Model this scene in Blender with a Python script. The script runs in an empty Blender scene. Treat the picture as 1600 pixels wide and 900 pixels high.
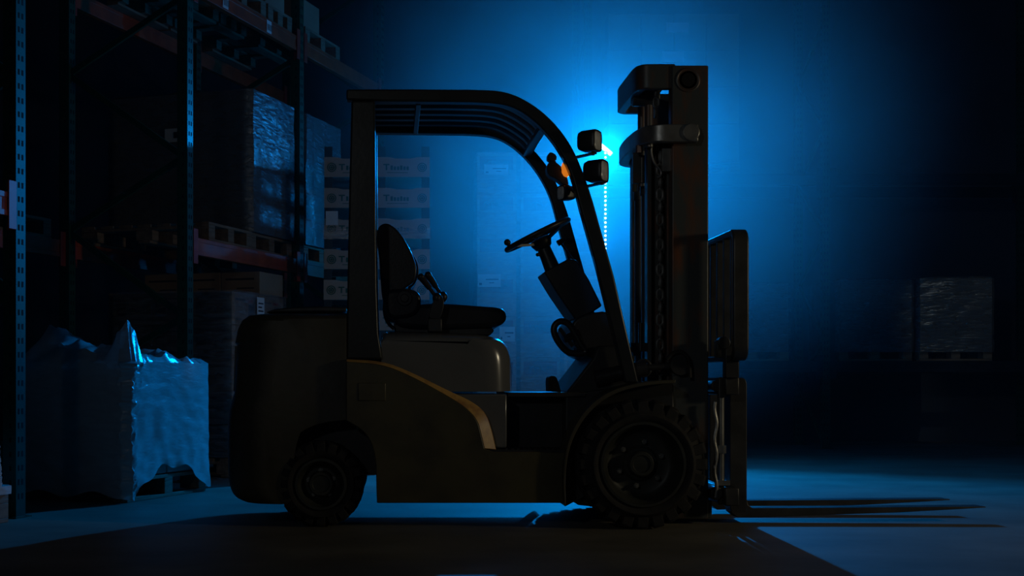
import bpy, bmesh, math, random
from mathutils import Vector, Matrix, noise
random.seed(7)
PI = math.pi
SC = bpy.context.scene
COL = SC.collection

# ------------------------------------------------------------------ camera, light, exposure
F, VX, VY, CH = 2144.0, 613.0, 600.0, 0.71      # focal length in pixels, vanishing point, camera height
cam = bpy.data.objects.new('camera', bpy.data.cameras.new('camera'))
COL.objects.link(cam)
cam.location = (0, 0, CH)
cam.rotation_euler = (PI/2, 0, 0)
cam.data.sensor_width = 36
cam.data.lens = 36*F/1600
cam.data.shift_x = (800-VX)/1600
cam.data.shift_y = (VY-450)/1600
cam.data.clip_start = 0.05
SC.camera = cam

vs = SC.view_settings
vs.view_transform = 'Standard'
vs.look = 'None'
vs.exposure = 0.0
vs.gamma = 1.0
vs.use_curve_mapping = False
SC.cycles.use_denoising = True
SC.cycles.max_bounces = 8
SC.cycles.volume_bounces = 1
SC.cycles.transparent_max_bounces = 16
SC.cycles.volume_step_rate = 2.0

world = bpy.data.worlds.new('world')
SC.world = world
world.use_nodes = True
world.node_tree.nodes['Background'].inputs[0].default_value = (0.02, 0.06, 0.16, 1)
world.node_tree.nodes['Background'].inputs[1].default_value = 0.010

LAMP = Vector((2.085, 13.45, 3.0))               # the blue flood lamp behind the truck

def aim(o, target):
    o.rotation_euler = (Vector(target)-o.location).to_track_quat('-Z', 'Y').to_euler()

def lamp(name, kind, loc, target, energy, color, **kw):
    l = bpy.data.lights.new(name, kind)
    l.energy = energy
    l.color = color
    for k, v in kw.items():
        setattr(l, k, v)
    o = bpy.data.objects.new(name, l)
    o.location = loc
    aim(o, target)
    COL.objects.link(o)
    return o

lamp('blue_spot', 'SPOT', LAMP + Vector((0, -0.10, 0)), (1.0, 6.0, 0.35), 1150, (0.0, 0.305, 1.0),
     spot_size=math.radians(94), spot_blend=0.6, shadow_soft_size=0.035)
lamp('blue_glow', 'AREA', LAMP + Vector((0, -0.12, -0.45)), LAMP + Vector((0, -5, -0.45)), 46, (0.0, 0.31, 1.0), shape='RECTANGLE', size=0.08, size_y=1.1)
lamp('warm_lamp', 'AREA', (6.6, 4.5, 1.9), (1.2, 7.2, 0.9), 7.5, (1.0, 0.86, 0.58), shape='DISK', size=0.45, spread=math.radians(95))

lamp('hall_lamp', 'AREA', (-2.6, -1.6, 3.2), (1.6, 7.0, 1.9), 1.5, (0.90, 0.97, 1.0), shape='DISK', size=0.5, spread=math.radians(50))

lamp('added_glint_spot', 'SPOT', (6.9, 10.5, 4.6), (6.25, 15.0, 1.55), 26, (0.86, 1.0, 0.97), spot_size=math.radians(16), spot_blend=0.8, shadow_soft_size=0.06)  # added spot, narrow cone only to raise glints on the far wrapped load

# haze of the smoke machine behind the truck: domain limits and density
HAZE = dict(x=(-3.6, 7.6), y=(4.6, 14.88), z=(0.02, 6.2), density=0.148, thin=0.001, aniso=0.2, centre=(1.72, 11.0, 2.55), size=(2.6, 4.2, 2.55))

# ------------------------------------------------------------------ helpers
def X(px, Y): return (px-VX)*Y/F
def Z(py, Y): return CH-(py-VY)*Y/F
def XZ(Y, pts): return [(X(a, Y), Z(b, Y)) for a, b in pts]

def chaikin(pts, n=2, closed=False):
    for _ in range(n):
        out = []
        m = len(pts)
        if not closed:
            out.append(pts[0])
        for i in range(m if closed else m-1):
            a, b = pts[i], pts[(i+1) % m]
            out.append(tuple(.75*p+.25*q for p, q in zip(a, b)))
            out.append(tuple(.25*p+.75*q for p, q in zip(a, b)))
        if not closed:
            out.append(pts[-1])
        pts = out
    return pts

class MB:
    """collects shapes and links them as ONE mesh object"""
    def __init__(s): s.bm = bmesh.new(); s.mi = 0
    def loft(s, loops, caps=True, ring=False):
        rows = [[s.bm.verts.new(p) for p in lp] for lp in loops]
        n = len(rows[0])
        k = len(rows) if ring else len(rows)-1
        for i in range(k):
            a, b = rows[i], rows[(i+1) % len(rows)]
            for j in range(n):
                try: s.bm.faces.new((a[j], a[(j+1) % n], b[(j+1) % n], b[j])).material_index = s.mi
                except ValueError: pass
        if caps and not ring:
            for r in (rows[0], rows[-1]):
                try: s.bm.faces.new(r).material_index = s.mi
                except ValueError: pass
        return s
    def box(s, x0, x1, y0, y1, z0, z1):
        return s.loft([[(x0, y0, z), (x1, y0, z), (x1, y1, z), (x0, y1, z)] for z in (z0, z1)])
    def obox(s, c, u, v, w):
        """box from a centre and three half-extent vectors"""
        c, u, v, w = map(Vector, (c, u, v, w))
        return s.loft([[c-u-v+k*w, c+u-v+k*w, c+u+v+k*w, c-u+v+k*w] for k in (-1, 1)])
    def prism(s, pts, y0, y1):
        """outline in XZ extruded along Y"""
        return s.loft([[(a, y, b) for a, b in pts] for y in (y0, y1)])
    def rounded(s, pts, y0, y1, r, wx, dirx, rz=.03, zref=0, n=6):
        """outline extruded along Y whose end towards dirx is rounded in plan with radius r"""
        def loop(y, k):
            off = r*(1-math.sin(k)); oz = rz*(1-math.sin(k))
            return [(a-dirx*off*wx(a), y, b-oz*min(1, max(0, (b-zref)/.02))) for a, b in pts]
        ks = [PI/2*i/n for i in range(n+1)]
        near = [loop(y0+r*(1-math.cos(k)), k) for k in ks]
        far = [loop(y1-r*(1-math.cos(k)), k) for k in ks]
        return s.loft(near+far[::-1])
    def prism_x(s, pts, x0, x1):
        return s.loft([[(x, a, b) for a, b in pts] for x in (x0, x1)])
    def prism_z(s, pts, z0, z1):
        return s.loft([[(a, b, z) for a, b in pts] for z in (z0, z1)])
    def frame_loops(s, path, section, closed=False):
        path = [Vector(p) for p in path]
        n = len(path)
        up = None
        loops = []
        for i, p in enumerate(path):
            if closed: t = path[(i+1) % n]-path[i-1]
            else: t = path[min(i+1, n-1)]-path[max(i-1, 0)]
            t.normalize()
            if up is None:
                up = Vector((0, 0, 1)) if abs(t.z) < .9 else Vector((1, 0, 0))
            side = t.cross(up).normalized()
            up = side.cross(t).normalized()
            loops.append([p+side*a+up*b for a, b in section])
        return loops
    def tube(s, path, r, n=10, closed=False):
        sec = [(math.cos(2*PI*k/n)*r, math.sin(2*PI*k/n)*r) for k in range(n)]
        return s.loft(s.frame_loops(path, sec, closed), ring=closed)
    def bar(s, path, w, h, closed=False):
        sec = [(-w/2, -h/2), (w/2, -h/2), (w/2, h/2), (-w/2, h/2)]
        return s.loft(s.frame_loops(path, sec, closed), ring=closed)
    def cyl(s, a, b, r, n=20, r2=None):
        a, b = Vector(a), Vector(b)
        t = (b-a).normalized()
        u = t.orthogonal().normalized(); v = t.cross(u)
        r2 = r if r2 is None else r2
        return s.loft([[p+(u*math.cos(2*PI*k/n)+v*math.sin(2*PI*k/n))*q for k in range(n)] for p, q in ((a, r), (b, r2))])
    def lathe(s, c, axis, prof, n=40, ring=False, caps=True):
        """prof: (distance along axis, radius)"""
        c = Vector(c); t = Vector(axis).normalized()
        u = t.orthogonal().normalized(); v = t.cross(u)
        return s.loft([[c+t*h+(u*math.cos(2*PI*k/n)+v*math.sin(2*PI*k/n))*r for k in range(n)] for h, r in prof], ring=ring, caps=caps)
    def torus(s, c, axis, R, r, n=40, m=8):
        return s.lathe(c, axis, [(math.sin(2*PI*k/m)*r, R+math.cos(2*PI*k/m)*r) for k in range(m)], n, ring=True)
    def ball(s, c, r, sx=1, sy=1, sz=1, n=14):
        c = Vector(c)
        return s.loft([[c+Vector((math.sin(PI*(i+.02)/(n*1.0+.04))*math.cos(2*PI*k/16)*r*sx, math.sin(PI*(i+.02)/(n+.04))*math.sin(2*PI*k/16)*r*sy, -math.cos(PI*(i+.02)/(n+.04))*r*sz)) for k in range(16)] for i in range(n+1)])
    def ring_prism(s, outer, inner, fn):
        """flat ring between two outlines, extruded: fn(p, k) -> xyz for side k 0/1"""
        loops = [[fn(p, 0) for p in outer], [fn(p, 1) for p in outer], [fn(p, 1) for p in inner], [fn(p, 0) for p in inner]]
        return s.loft(loops, ring=True)
    def build(s, name, mat, parent=None, bevel=0, seg=2, local=False, sharp=38):
        bm = s.bm
        bmesh.ops.recalc_face_normals(bm, faces=bm.faces)
        if parent is not None and not local:
            bm.transform(WM(parent).inverted())
        for f in bm.faces: f.smooth = True
        lim = math.radians(sharp)
        for e in bm.edges:
            if len(e.link_faces) == 2 and e.calc_face_angle(0) > lim: e.smooth = False
        me = bpy.data.meshes.new(name)
        bm.to_mesh(me); bm.free()
        for q in (mat if isinstance(mat, (list, tuple)) else (mat,)): me.materials.append(q)
        o = bpy.data.objects.new(name, me)
        COL.objects.link(o)
        if parent is not None: o.parent = parent
        if bevel:
            b = o.modifiers.new('bevel', 'BEVEL')
            b.width = bevel; b.segments = seg; b.limit_method = 'ANGLE'; b.angle_limit = math.radians(35)
        return o

def WM(o):
    m = Matrix.LocRotScale(o.location, o.rotation_euler, o.scale)
    return WM(o.parent) @ m if o.parent else m

def thing(name, label, cat, loc=(0, 0, 0), rz=0, group=None):
    o = bpy.data.objects.new(name, None)
    o.empty_display_size = .1
    o.location = loc; o.rotation_euler = (0, 0, rz)
    COL.objects.link(o)
    return tag(o, label, cat, group)

def tag(o, label, cat, group=None, kind=None):
    if label: o['label'] = label
    if cat: o['category'] = cat
    if group: o['group'] = group
    if kind: o['kind'] = kind
    return o

def struct(o):
    o['kind'] = 'structure'
    return o

def copy_thing(root, loc, rz=None, label=None, group=None):
    r = root.copy(); COL.objects.link(r); r.location = loc
    if rz is not None: r.rotation_euler = (0, 0, rz)
    if label: r['label'] = label
    if group: r['group'] = group
    for ch in list(root.children):
        c = ch.copy(); COL.objects.link(c); c.parent = r
        for g in list(ch.children):
            q = g.copy(); COL.objects.link(q); q.parent = c
    return r

# ------------------------------------------------------------------ materials
def mat(name, col, rough=.5, metal=0, vary=.25, scale=6, bump=.0, bscale=40, spec=.5, coat=0, second=None, amount=.5, stretch=(1, 1, 1), emit=0):
    m = bpy.data.materials.new(name); m.use_nodes = True
    nt = m.node_tree; N = nt.nodes; L = nt.links
    b = N['Principled BSDF']
    b.inputs['Roughness'].default_value = rough
    b.inputs['Metallic'].default_value = metal
    b.inputs['Specular IOR Level'].default_value = spec
    b.inputs['Coat Weight'].default_value = coat
    tc = N.new('ShaderNodeTexCoord')
    mp = N.new('ShaderNodeMapping'); mp.inputs['Scale'].default_value = stretch
    L.new(tc.outputs['Object'], mp.inputs['Vector'])
    nz = N.new('ShaderNodeTexNoise'); nz.inputs['Scale'].default_value = scale; nz.inputs['Detail'].default_value = 6
    L.new(mp.outputs['Vector'], nz.inputs['Vector'])
    rp = N.new('ShaderNodeValToRGB')
    c2 = second if second else tuple(c*(1-vary) for c in col)
    lo = .5-.25*(1-amount)*1.0
    rp.color_ramp.elements[0].position = max(.02, amount-.14); rp.color_ramp.elements[1].position = min(.98, amount+.14)
    rp.color_ramp.elements[0].color = (*c2, 1); rp.color_ramp.elements[1].color = (*col, 1)
    L.new(nz.outputs['Fac'], rp.inputs['Fac'])
    L.new(rp.outputs['Color'], b.inputs['Base Color'])
    if bump:
        n2 = N.new('ShaderNodeTexNoise'); n2.inputs['Scale'].default_value = bscale; n2.inputs['Detail'].default_value = 4
        L.new(mp.outputs['Vector'], n2.inputs['Vector'])
        bp = N.new('ShaderNodeBump'); bp.inputs['Strength'].default_value = bump; bp.inputs['Distance'].default_value = .02
        L.new(n2.outputs['Fac'], bp.inputs['Height']); L.new(bp.outputs['Normal'], b.inputs['Normal'])
    if emit:
        b.inputs['Emission Color'].default_value = (*col, 1)
        b.inputs['Emission Strength'].default_value = emit
    return m

def film_mat(name, tint, clear, gloss=.35, bscale=9, stretch=(1, 1, 4), wr=.45):
    """stretch film: part clear, part milky, with a wrinkled gloss"""
    m = bpy.data.materials.new(name); m.use_nodes = True
    nt = m.node_tree; N = nt.nodes; L = nt.links
    N.remove(N['Principled BSDF'])
    out = N['Material Output']
    tc = N.new('ShaderNodeTexCoord'); mp = N.new('ShaderNodeMapping'); mp.inputs['Scale'].default_value = stretch
    L.new(tc.outputs['Object'], mp.inputs['Vector'])
    nz = N.new('ShaderNodeTexNoise'); nz.inputs['Scale'].default_value = bscale; nz.inputs['Detail'].default_value = 7; nz.inputs['Distortion'].default_value = .6
    L.new(mp.outputs['Vector'], nz.inputs['Vector'])
    bp = N.new('ShaderNodeBump'); bp.inputs['Strength'].default_value = wr; bp.inputs['Distance'].default_value = .02
    L.new(nz.outputs['Fac'], bp.inputs['Height'])
    tr = N.new('ShaderNodeBsdfTransparent'); tr.inputs[0].default_value = (.95, .96, .97, 1)
    df = N.new('ShaderNodeBsdfDiffuse'); df.inputs[0].default_value = (*tint, 1)
    tl = N.new('ShaderNodeBsdfTranslucent'); tl.inputs[0].default_value = (*tint, 1)
    gl = N.new('ShaderNodeBsdfGlossy'); gl.inputs['Roughness'].default_value = .22; gl.inputs[0].default_value = (.9, .92, .95, 1)
    for s_ in (df, gl): L.new(bp.outputs['Normal'], s_.inputs['Normal'])
    a = N.new('ShaderNodeMixShader'); a.inputs[0].default_value = .10
    L.new(df.outputs[0], a.inputs[1]); L.new(tl.outputs[0], a.inputs[2])
    mr = N.new('ShaderNodeMapRange'); mr.inputs['From Min'].default_value = .35; mr.inputs['From Max'].default_value = .65
    mr.inputs['To Min'].default_value = min(1, clear*1.25); mr.inputs['To Max'].default_value = clear*.75
    L.new(nz.outputs['Fac'], mr.inputs['Value'])
    b = N.new('ShaderNodeMixShader')
    L.new(mr.outputs[0], b.inputs[0]); L.new(a.outputs[0], b.inputs[1]); L.new(tr.outputs[0], b.inputs[2])
    fr = N.new('ShaderNodeFresnel'); fr.inputs['IOR'].default_value = 1.45; L.new(bp.outputs['Normal'], fr.inputs['Normal'])
    mu = N.new('ShaderNodeMath'); mu.operation = 'MULTIPLY_ADD'; mu.inputs[1].default_value = 1.0; mu.inputs[2].default_value = gloss*.2; mu.use_clamp = True
    L.new(fr.outputs[0], mu.inputs[0])
    c = N.new('ShaderNodeMixShader')
    L.new(mu.outputs[0], c.inputs[0]); L.new(b.outputs[0], c.inputs[1]); L.new(gl.outputs[0], c.inputs[2])
    L.new(c.outputs[0], out.inputs['Surface'])
    return m

def emit_mat(name, col, strength):
    m = bpy.data.materials.new(name); m.use_nodes = True
    b = m.node_tree.nodes['Principled BSDF']
    b.inputs['Base Color'].default_value = (*col, 1)
    b.inputs['Emission Color'].default_value = (*col, 1)
    b.inputs['Emission Strength'].default_value = strength
    return m

M = dict(
    concrete=mat('concrete', (.25, .225, .175), .62, vary=.35, scale=1.6, bump=.12, bscale=9, spec=.3, stretch=(1, 1, 1)),
    wall=mat('wall_paint', (.10, .11, .12), .9, scale=1.2),
    ceiling=mat('ceiling_metal', (.06, .065, .07), .8, scale=2),
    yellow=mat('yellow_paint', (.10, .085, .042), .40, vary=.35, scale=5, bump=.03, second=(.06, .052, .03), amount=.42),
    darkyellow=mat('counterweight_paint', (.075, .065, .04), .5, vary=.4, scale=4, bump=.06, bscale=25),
    black=mat('black_steel', (.035, .035, .036), .42, vary=.3, scale=8, bump=.03),
    guard=mat('guard_paint', (.035, .038, .038), .28, vary=.3, scale=7, bump=.02),
    lityellow=mat('lit_yellow_paint', (.70, .40, .11), .34, vary=.3, scale=14, spec=.7, second=(.30, .10, .05), amount=.38),  # body yellow made much lighter, mimics light caught by the chamfered panel edge
    grey=mat('grey_hood', (.17, .17, .165), .19, vary=.12, scale=4, spec=.6),
    mast=mat('mast_steel', (.085, .092, .088), .42, metal=.3, vary=.3, scale=4, bump=.05, second=(.24, .075, .025), amount=.37, stretch=(3, 3, .9)),
    steel=mat('worn_steel', (.34, .33, .30), .36, metal=.6, vary=.4, scale=9, bump=.05),
    fork=mat('fork_steel', (.10, .095, .085), .42, metal=.55, vary=.4, scale=7, bump=.05),
    rubber=mat('rubber', (.032, .030, .028), .75, vary=.35, scale=14, bump=.1, bscale=60, spec=.3),
    rim=mat('rim_paint', (.055, .058, .05), .45, vary=.4, scale=10, metal=.2),
    vinyl=mat('seat_vinyl', (.022, .022, .024), .30, vary=.2, scale=10, bump=.03, bscale=90),
    plastic=mat('black_plastic', (.02, .02, .022), .4, vary=.2, scale=12),
    lens=mat('clear_lens', (.92, .94, .92), .16, vary=.3, scale=30, bump=.05, bscale=60, coat=.6),
    amber=mat('amber_lens', (1.0, .26, .02), .25, vary=.2, scale=12, emit=.6),  # emission stands in for warm light reflected by the signal lens
    green=mat('green_rack_paint', (.016, .085, .040), .42, vary=.35, scale=8, spec=.35),
    orange=mat('orange_beam_paint', (.50, .085, .025), .4, vary=.35, scale=7, spec=.6),
    red=mat('red_bracket_paint', (.50, .06, .03), .38, vary=.3, scale=9, spec=.6),
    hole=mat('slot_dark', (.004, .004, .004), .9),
    wood=mat('pallet_wood', (.30, .20, .12), .8, vary=.4, scale=5, bump=.1, stretch=(1, 6, 6)),
    card=mat('cardboard', (.34, .235, .15), .8, vary=.15, scale=5, bump=.02),
    cardpale=mat('pale_cardboard', (.55, .42, .32), .8, vary=.12, scale=5),
    ink=mat('dark_ink', (.03, .03, .03), .7),
    redink=mat('red_ink', (.42, .03, .02), .7),
    greenink=mat('green_ink', (.03, .16, .10), .7),
    paper=mat('white_paper', (.78, .78, .75), .6, vary=.05),
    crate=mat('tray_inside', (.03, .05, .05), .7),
    film=film_mat('milky_film', (.86, .88, .89), .22, gloss=.15, wr=.28),
    filmclear=film_mat('clear_film', (.45, .47, .48), .80, gloss=.6),
    filmload=film_mat('hazy_film', (.22, .225, .23), .30, gloss=.5),
    goods=mat('grey_goods', (.08, .08, .08), .8, vary=.3, scale=3),
    sheets=mat('paper_sheets', (.62, .62, .60), .7, vary=.25, scale=4, stretch=(.3, .3, 40)),
    led=emit_mat('led_light', (.42, .75, 1.0), 7),
    flood=emit_mat('flood_light', (.62, .85, 1.0), 12),
)

# ------------------------------------------------------------------ setting
def slab(name, x0, x1, y0, y1, z0, z1, m):
    return struct(MB().box(x0, x1, y0, y1, z0, z1).build(name, m))
slab('floor', -8, 10, -3, 17.2, -.2, 0, M['concrete'])
slab('wall_back', -8, 10, 17.0, 17.2, 0, 6.6, M['wall'])
slab('wall_left', -8.2, -8, -3, 17.2, 0, 6.6, M['wall'])
slab('wall_right', 10, 10.2, -3, 17.2, 0, 6.6, M['wall'])
slab('ceiling', -8, 10, -3, 17.2, 6.6, 6.8, M['ceiling'])

# ------------------------------------------------------------------ forklift
FY = 7.30
fl = thing('forklift', 'dark yellow counterbalance forklift truck with mast and forks, parked side on', 'forklift', (0.55, FY, 0))
N0, N1 = 6.75, 7.85             # near and far side of the body

def both(fn):
    """build a near part and its mirror on the far side"""
    for mirror in (False, True):
        fn(mirror)

def ym(y, mirror): return 2*FY-y if mirror else y

# --- counterweight
Yc = 6.80
cw = XZ(Yc, [(541, 487), (430, 487), (405, 488), (388.5, 490.5), (379, 499), (373, 512), (368.7, 534)])
cw += XZ(Yc, [(371.6, 538), (369, 575), (367.4, 614)])
cw += XZ(Yc, chaikin([(365, 622), (358.5, 645), (357, 696), (358.5, 755), (363, 772), (371, 782), (384, 788)], 2))
cw += XZ(Yc, [(427, 787), (430, 760)] + chaikin([(431, 742), (435, 712), (452, 688), (478, 669), (510, 659), (541, 656)], 2))
cw = [(a*(1+.034*min(1, max(0, (430-(VX+a*F/Yc))/50))), b) for a, b in cw]
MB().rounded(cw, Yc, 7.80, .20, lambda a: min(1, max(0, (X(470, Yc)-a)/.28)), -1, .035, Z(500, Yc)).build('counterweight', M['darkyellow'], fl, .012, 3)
# recess behind the lip and tow pin slot
rc = MB().prism(XZ(7.0, [(368, 541), (384, 541), (382, 578), (376, 600), (366, 611)]), 6.97, 7.63)
rc.build('lamp_recess', M['plastic'], fl)
top = XZ(7.0, [(541, 487), (541, 480), (500, 478.5), (455, 480), (428, 483), (415, 488)])
MB().prism(top, 7.0, 7.60).build('engine_cover', M['black'], fl, .012, 3)

# --- side panels with a chamfered raised edge
outer = chaikin([(541, 561), (598, 564), (640, 580), (700, 610), (738, 627), (760, 645), (769, 672), (776, 703)], 2)
inner = chaikin([(541, 565), (596, 568.5), (640, 586), (698, 617.5), (727, 636), (746, 656), (752, 680), (757, 701)], 2)
low = [(772, 706), (835, 706), (882, 707), (882, 786), (589, 786), (588, 760)] + chaikin([(587.5, 730), (584, 700), (570, 674), (541, 657)], 2)
def side_panel(mirror):
    a, b = ym(N0, mirror), ym(N0+.045, mirror)
    o1 = XZ(N0, inner+low)
    if mirror: o1 = [(p, max(q, .27)) for p, q in o1]
    m_ = MB(); m_.prism(o1, a, b)
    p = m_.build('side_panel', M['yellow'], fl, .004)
    oo, ii = XZ(N0, outer), XZ(N0, inner)
    e = MB()
    sgn = 1 if not mirror else -1
    n = len(oo)
    prof = []
    for k in range(n):
        (ox, oz), (ix, iz) = oo[k], ii[k]
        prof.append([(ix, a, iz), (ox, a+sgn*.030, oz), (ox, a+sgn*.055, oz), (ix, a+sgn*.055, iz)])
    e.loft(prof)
    e.build('panel_edge', M['lityellow'], p, .003)['label'] = 'raised yellow edge of the side panel, coloured as if lit'
    if not mirror:
        r = XZ(N0, [(559, 598), (603, 598), (603, 627), (559, 627)])
        MB().prism(r, a-.004, a+.01).build('access_cover', M['yellow'], p, .006, 3)
both(side_panel)
# body between the panels
body = XZ(N0, [(541, 590), (596, 590), (700, 640), (745, 680), (766, 708), (880, 710), (880, 780), (592, 780), (591, 700), (574, 668), (541, 650)])
MB().prism([(a, max(b, .27)) for a, b in body], N0+.046, N1-.046).build('chassis', M['black'], fl)
MB().prism(XZ(6.97, [(432, 600), (596, 600), (596, 742), (432, 742)]), 6.97, 7.63).build('rear_frame', M['black'], fl)

# --- hood, base panel, step
hood = XZ(6.86, chaikin([(597, 612), (595, 540), (596, 520), (604, 516.5)], 1) + [(690, 519)] + chaikin([(745, 521), (772, 524), (792, 533), (801, 552), (803, 580), (804, 612)], 2))
hd = MB().rounded(hood, 6.86, 7.74, .15, lambda a: min(1, max(0, (a-X(735, 6.86))/.12)), 1, .05, Z(530, 6.86)).build('hood', M['grey'], fl, .012, 3)
seal = XZ(7.66, [(613, 596), (760, 530)] + chaikin([(775, 530), (792, 541), (801, 560), (802, 611)], 2) + [(613, 611)])
MB().prism(seal, 7.741, 7.76).build('hood_seal', M['rubber'], hd)
bp_ = XZ(6.82, [(690, 616), (792, 616), (792, 700), (772, 700), (745, 660)])
MB().prism(bp_, 6.82, 7.78).build('hood_base', M['grey'], fl, .008)
MB().prism(XZ(7.0, [(792, 613), (912, 613), (912, 620), (792, 620)]), 6.93, 7.72).build('floor_plate', M['black'], fl, .003)
MB().prism(XZ(7.05, [(790, 620), (905, 620), (905, 706), (790, 706)]), 7.05, 7.6).build('step_wall', M['black'], fl)
st = MB().prism(XZ(6.76, [(762, 703), (886, 703), (886, 709), (762, 709)]), 6.76, 7.10)
for k in range(9):
    x = X(790+9*k, 6.8)
    st.box(x, x+.012, 6.80, 7.0, Z(703, 6.76), Z(703, 6.76)+.005)
st.build('step', M['black'], fl)

# --- front cowl and frame
MB().prism(XZ(6.95, [(884, 614), (926, 560), (934, 540), (975, 540), (1000, 600), (1000, 640), (905, 640)]), 6.95, 7.65).build('front_cowl', M['black'], fl, .012)
MB().prism(XZ(6.92, [(884, 616), (1000, 600), (1052, 602), (1060, 700), (1046, 790), (1000, 800), (905, 790), (882, 776)]), 6.94, 7.66).build('front_frame', M['black'], fl, .01)
fo = chaikin([(882, 791), (879, 745), (884, 700), (900, 660), (925, 629), (958, 608), (998, 598), (1030, 594.5), (1056, 593.5)], 2)
fi = chaikin([(884.5, 791), (883, 745), (888.5, 702), (905, 664), (930, 634), (962, 613.5), (1000, 603.5), (1031, 600), (1055, 599)], 2)
def fender(mirror):
    a, b = ym(6.70, mirror), ym(6.95, mirror)
    MB().prism(XZ(6.70, fo)+XZ(6.70, fi)[::-1], min(a, b), max(a, b)).build('front_fender', M['darkyellow'], fl, .003)
both(fender)
def inner_arch(mirror):
    a, b = ym(6.89, mirror), ym(6.93, mirror)
    pts = XZ(6.89, fi[2:-2]+[(1052, 700), (884, 791)])
    MB().prism(pts, min(a, b), max(a, b)).build('wheel_arch', M['black'], fl)
both(inner_arch)

# --- wheels
def wheel(name, cx, cz, R, y0, w, lugs, bolts, sgn, rimR):
    """y0 outer face, sgn +1 when the tyre extends to +Y"""
    w_ = thing(name, None, None, (cx, y0, cz)); w_.parent = fl
    w_.location = Vector((cx, y0, cz))-fl.location
    ax = (0, sgn, 0)
    c0 = (0, 0, 0)
    t = MB()
    r0 = R-.022
    t.lathe(c0, ax, [(.02, rimR+.012), (.004, rimR+.03), (.0, rimR+.05), (.012, r0-.045), (.030, r0-.012), (.05, r0), (w-.05, r0), (w-.03, r0-.012), (w-.012, r0-.045), (w, rimR+.05), (w-.02, rimR+.012)], 64, ring=True)
    for side in (0, 1):
        for k in range(lugs):
            a = 2*PI*(k+.5*side)/lugs
            u = Vector((math.cos(a), 0, math.sin(a))); v = Vector((-math.sin(a), 0, math.cos(a)))
            hw = PI*R/lugs*.62
            y_a, y_m = (.014, w*.56) if side == 0 else (w-.014, w*.44)
            lo = [u*(r0-.055)+Vector((0, sgn*y_a, 0)), u*(R-.012)+Vector((0, sgn*(y_a+(.006 if side == 0 else -.006)), 0)), u*R+Vector((0, sgn*(y_a+(.022 if side == 0 else -.022)), 0)), u*R+Vector((0, sgn*y_m, 0)), u*(r0-.055)+Vector((0, sgn*y_m, 0))]
            t.loft([[p-v*hw for p in lo], [p+v*hw for p in lo]])
    t.build('tyre', M['rubber'], w_, .003, 1, local=True)
    r = MB(); dd = w*.5
    r.lathe(c0, ax, [(.016, rimR+.016), (.004, rimR+.012), (.004, rimR), (.02, rimR-.006), (dd*.7, rimR-.022), (dd-.01, rimR-.034), (dd, rimR-.055), (dd, .09), (dd-.012, .078), (dd-.012, .001), (w-.045, .001), (w-.045, rimR-.03), (w-.016, rimR+.016)], 48, caps=False)
    rr = r.build('rim', M['rim'], w_, local=True)
    h = MB()
    h.lathe(c0, ax, [(dd-.013, .066), (dd-.05, .062), (dd-.056, .056), (dd-.056, .044), (dd-.050, .040), (dd-.050, .001)], 28)
    h.build('hub', M['rim'], w_, local=True)
    b = MB()
    for k in range(bolts):
        a = 2*PI*k/bolts+.35
        p = Vector((math.cos(a)*rimR*.56, 0, math.sin(a)*rimR*.56))
        b.cyl(p+Vector((0, sgn*(dd-.001), 0)), p+Vector((0, sgn*(dd-.022), 0)), .014, 6)
        b.cyl(p+Vector((0, sgn*(dd-.022), 0)), p+Vector((0, sgn*(dd-.036), 0)), .008, 8)
    b.build('wheel_bolts', M['steel'], w_, local=True)
    return w_
fx = X(1006, 6.66)
wheel('front_wheel', fx, .318, .318, 6.66, .22, 24, 6, 1, .195)
wheel('front_wheel', fx, .318, .318, ym(6.66, True), .22, 24, 6, -1, .195)
rx = X(501, 6.78)
wheel('rear_wheel', rx, .214, .214, 6.78, .17, 20, 5, 1, .115)
wheel('rear_wheel', rx, .214, .214, ym(6.78, True), .17, 20, 5, -1, .115)
MB().cyl((fx, 6.86, .318), (fx, 7.74, .318), .075).build('front_axle', M['black'], fl)
MB().cyl((rx, 6.93, .214), (rx, 7.67, .214), .05).box(rx-.07, rx+.07, 7.1, 7.5, .15, .36).build('rear_axle', M['black'], fl)

# --- overhead guard
G = 6.83
gout = [(541, 139), (640, 139)] + chaikin([(740, 139.5), (790, 141.5), (830, 160), (865, 189), (893, 226), (912, 270), (925, 308), (936, 348)], 2) + [(960, 433), (998, 598)]
gin = [(977, 598), (933, 420)] + chaikin([(918, 366), (905, 320), (893, 272), (873, 232), (846, 198), (815, 173), (786, 162), (740, 159.5)], 2) + [(600, 158), (541, 156)]
rp_ = [(549, 157), (586, 157), (587, 330), (588.5, 450), (591, 520), (597, 561), (541, 561), (542.5, 460), (545.5, 300)]
og = None
def guard(mirror):
    global og
    a, b = ym(G, mirror), ym(G+.075, mirror)
    a, b = min(a, b), max(a, b)
    o = MB().prism(XZ(G, gout+gin), a, b).build('guard_rail', M['guard'], fl, .010, 3)
    MB().prism(XZ(G, rp_), a, b).build('rear_pillar', M['guard'], fl, .010, 3)
both(guard)
gb = [(552, 146)] + chaikin([(700, 146), (775, 147.5), (806, 157), (838, 178), (848, 190)], 2)
gb3 = XZ(G, gb)
for k in range(5):
    y = 7.0+k*.15
    MB().bar([(a, y, b) for a, b in gb3], .052, .030).build('roof_bar', M['guard'], fl)
a, b = gb3[-1]
MB().box(a-.015, a+.03, 6.9, 7.70, b-.03, b+.012).build('roof_crossbar', M['guard'], fl, .005)
MB().box(X(552, G), X(575, G), 6.9, 7.70, Z(156, G), Z(141, G)).build('roof_crossbar', M['guard'], fl, .005)
MB().box(X(650, G), X(658, G), 6.9, 7.70, Z(160, G), Z(152, G)).build('roof_crossbar', M['guard'], fl, .003)
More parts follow.
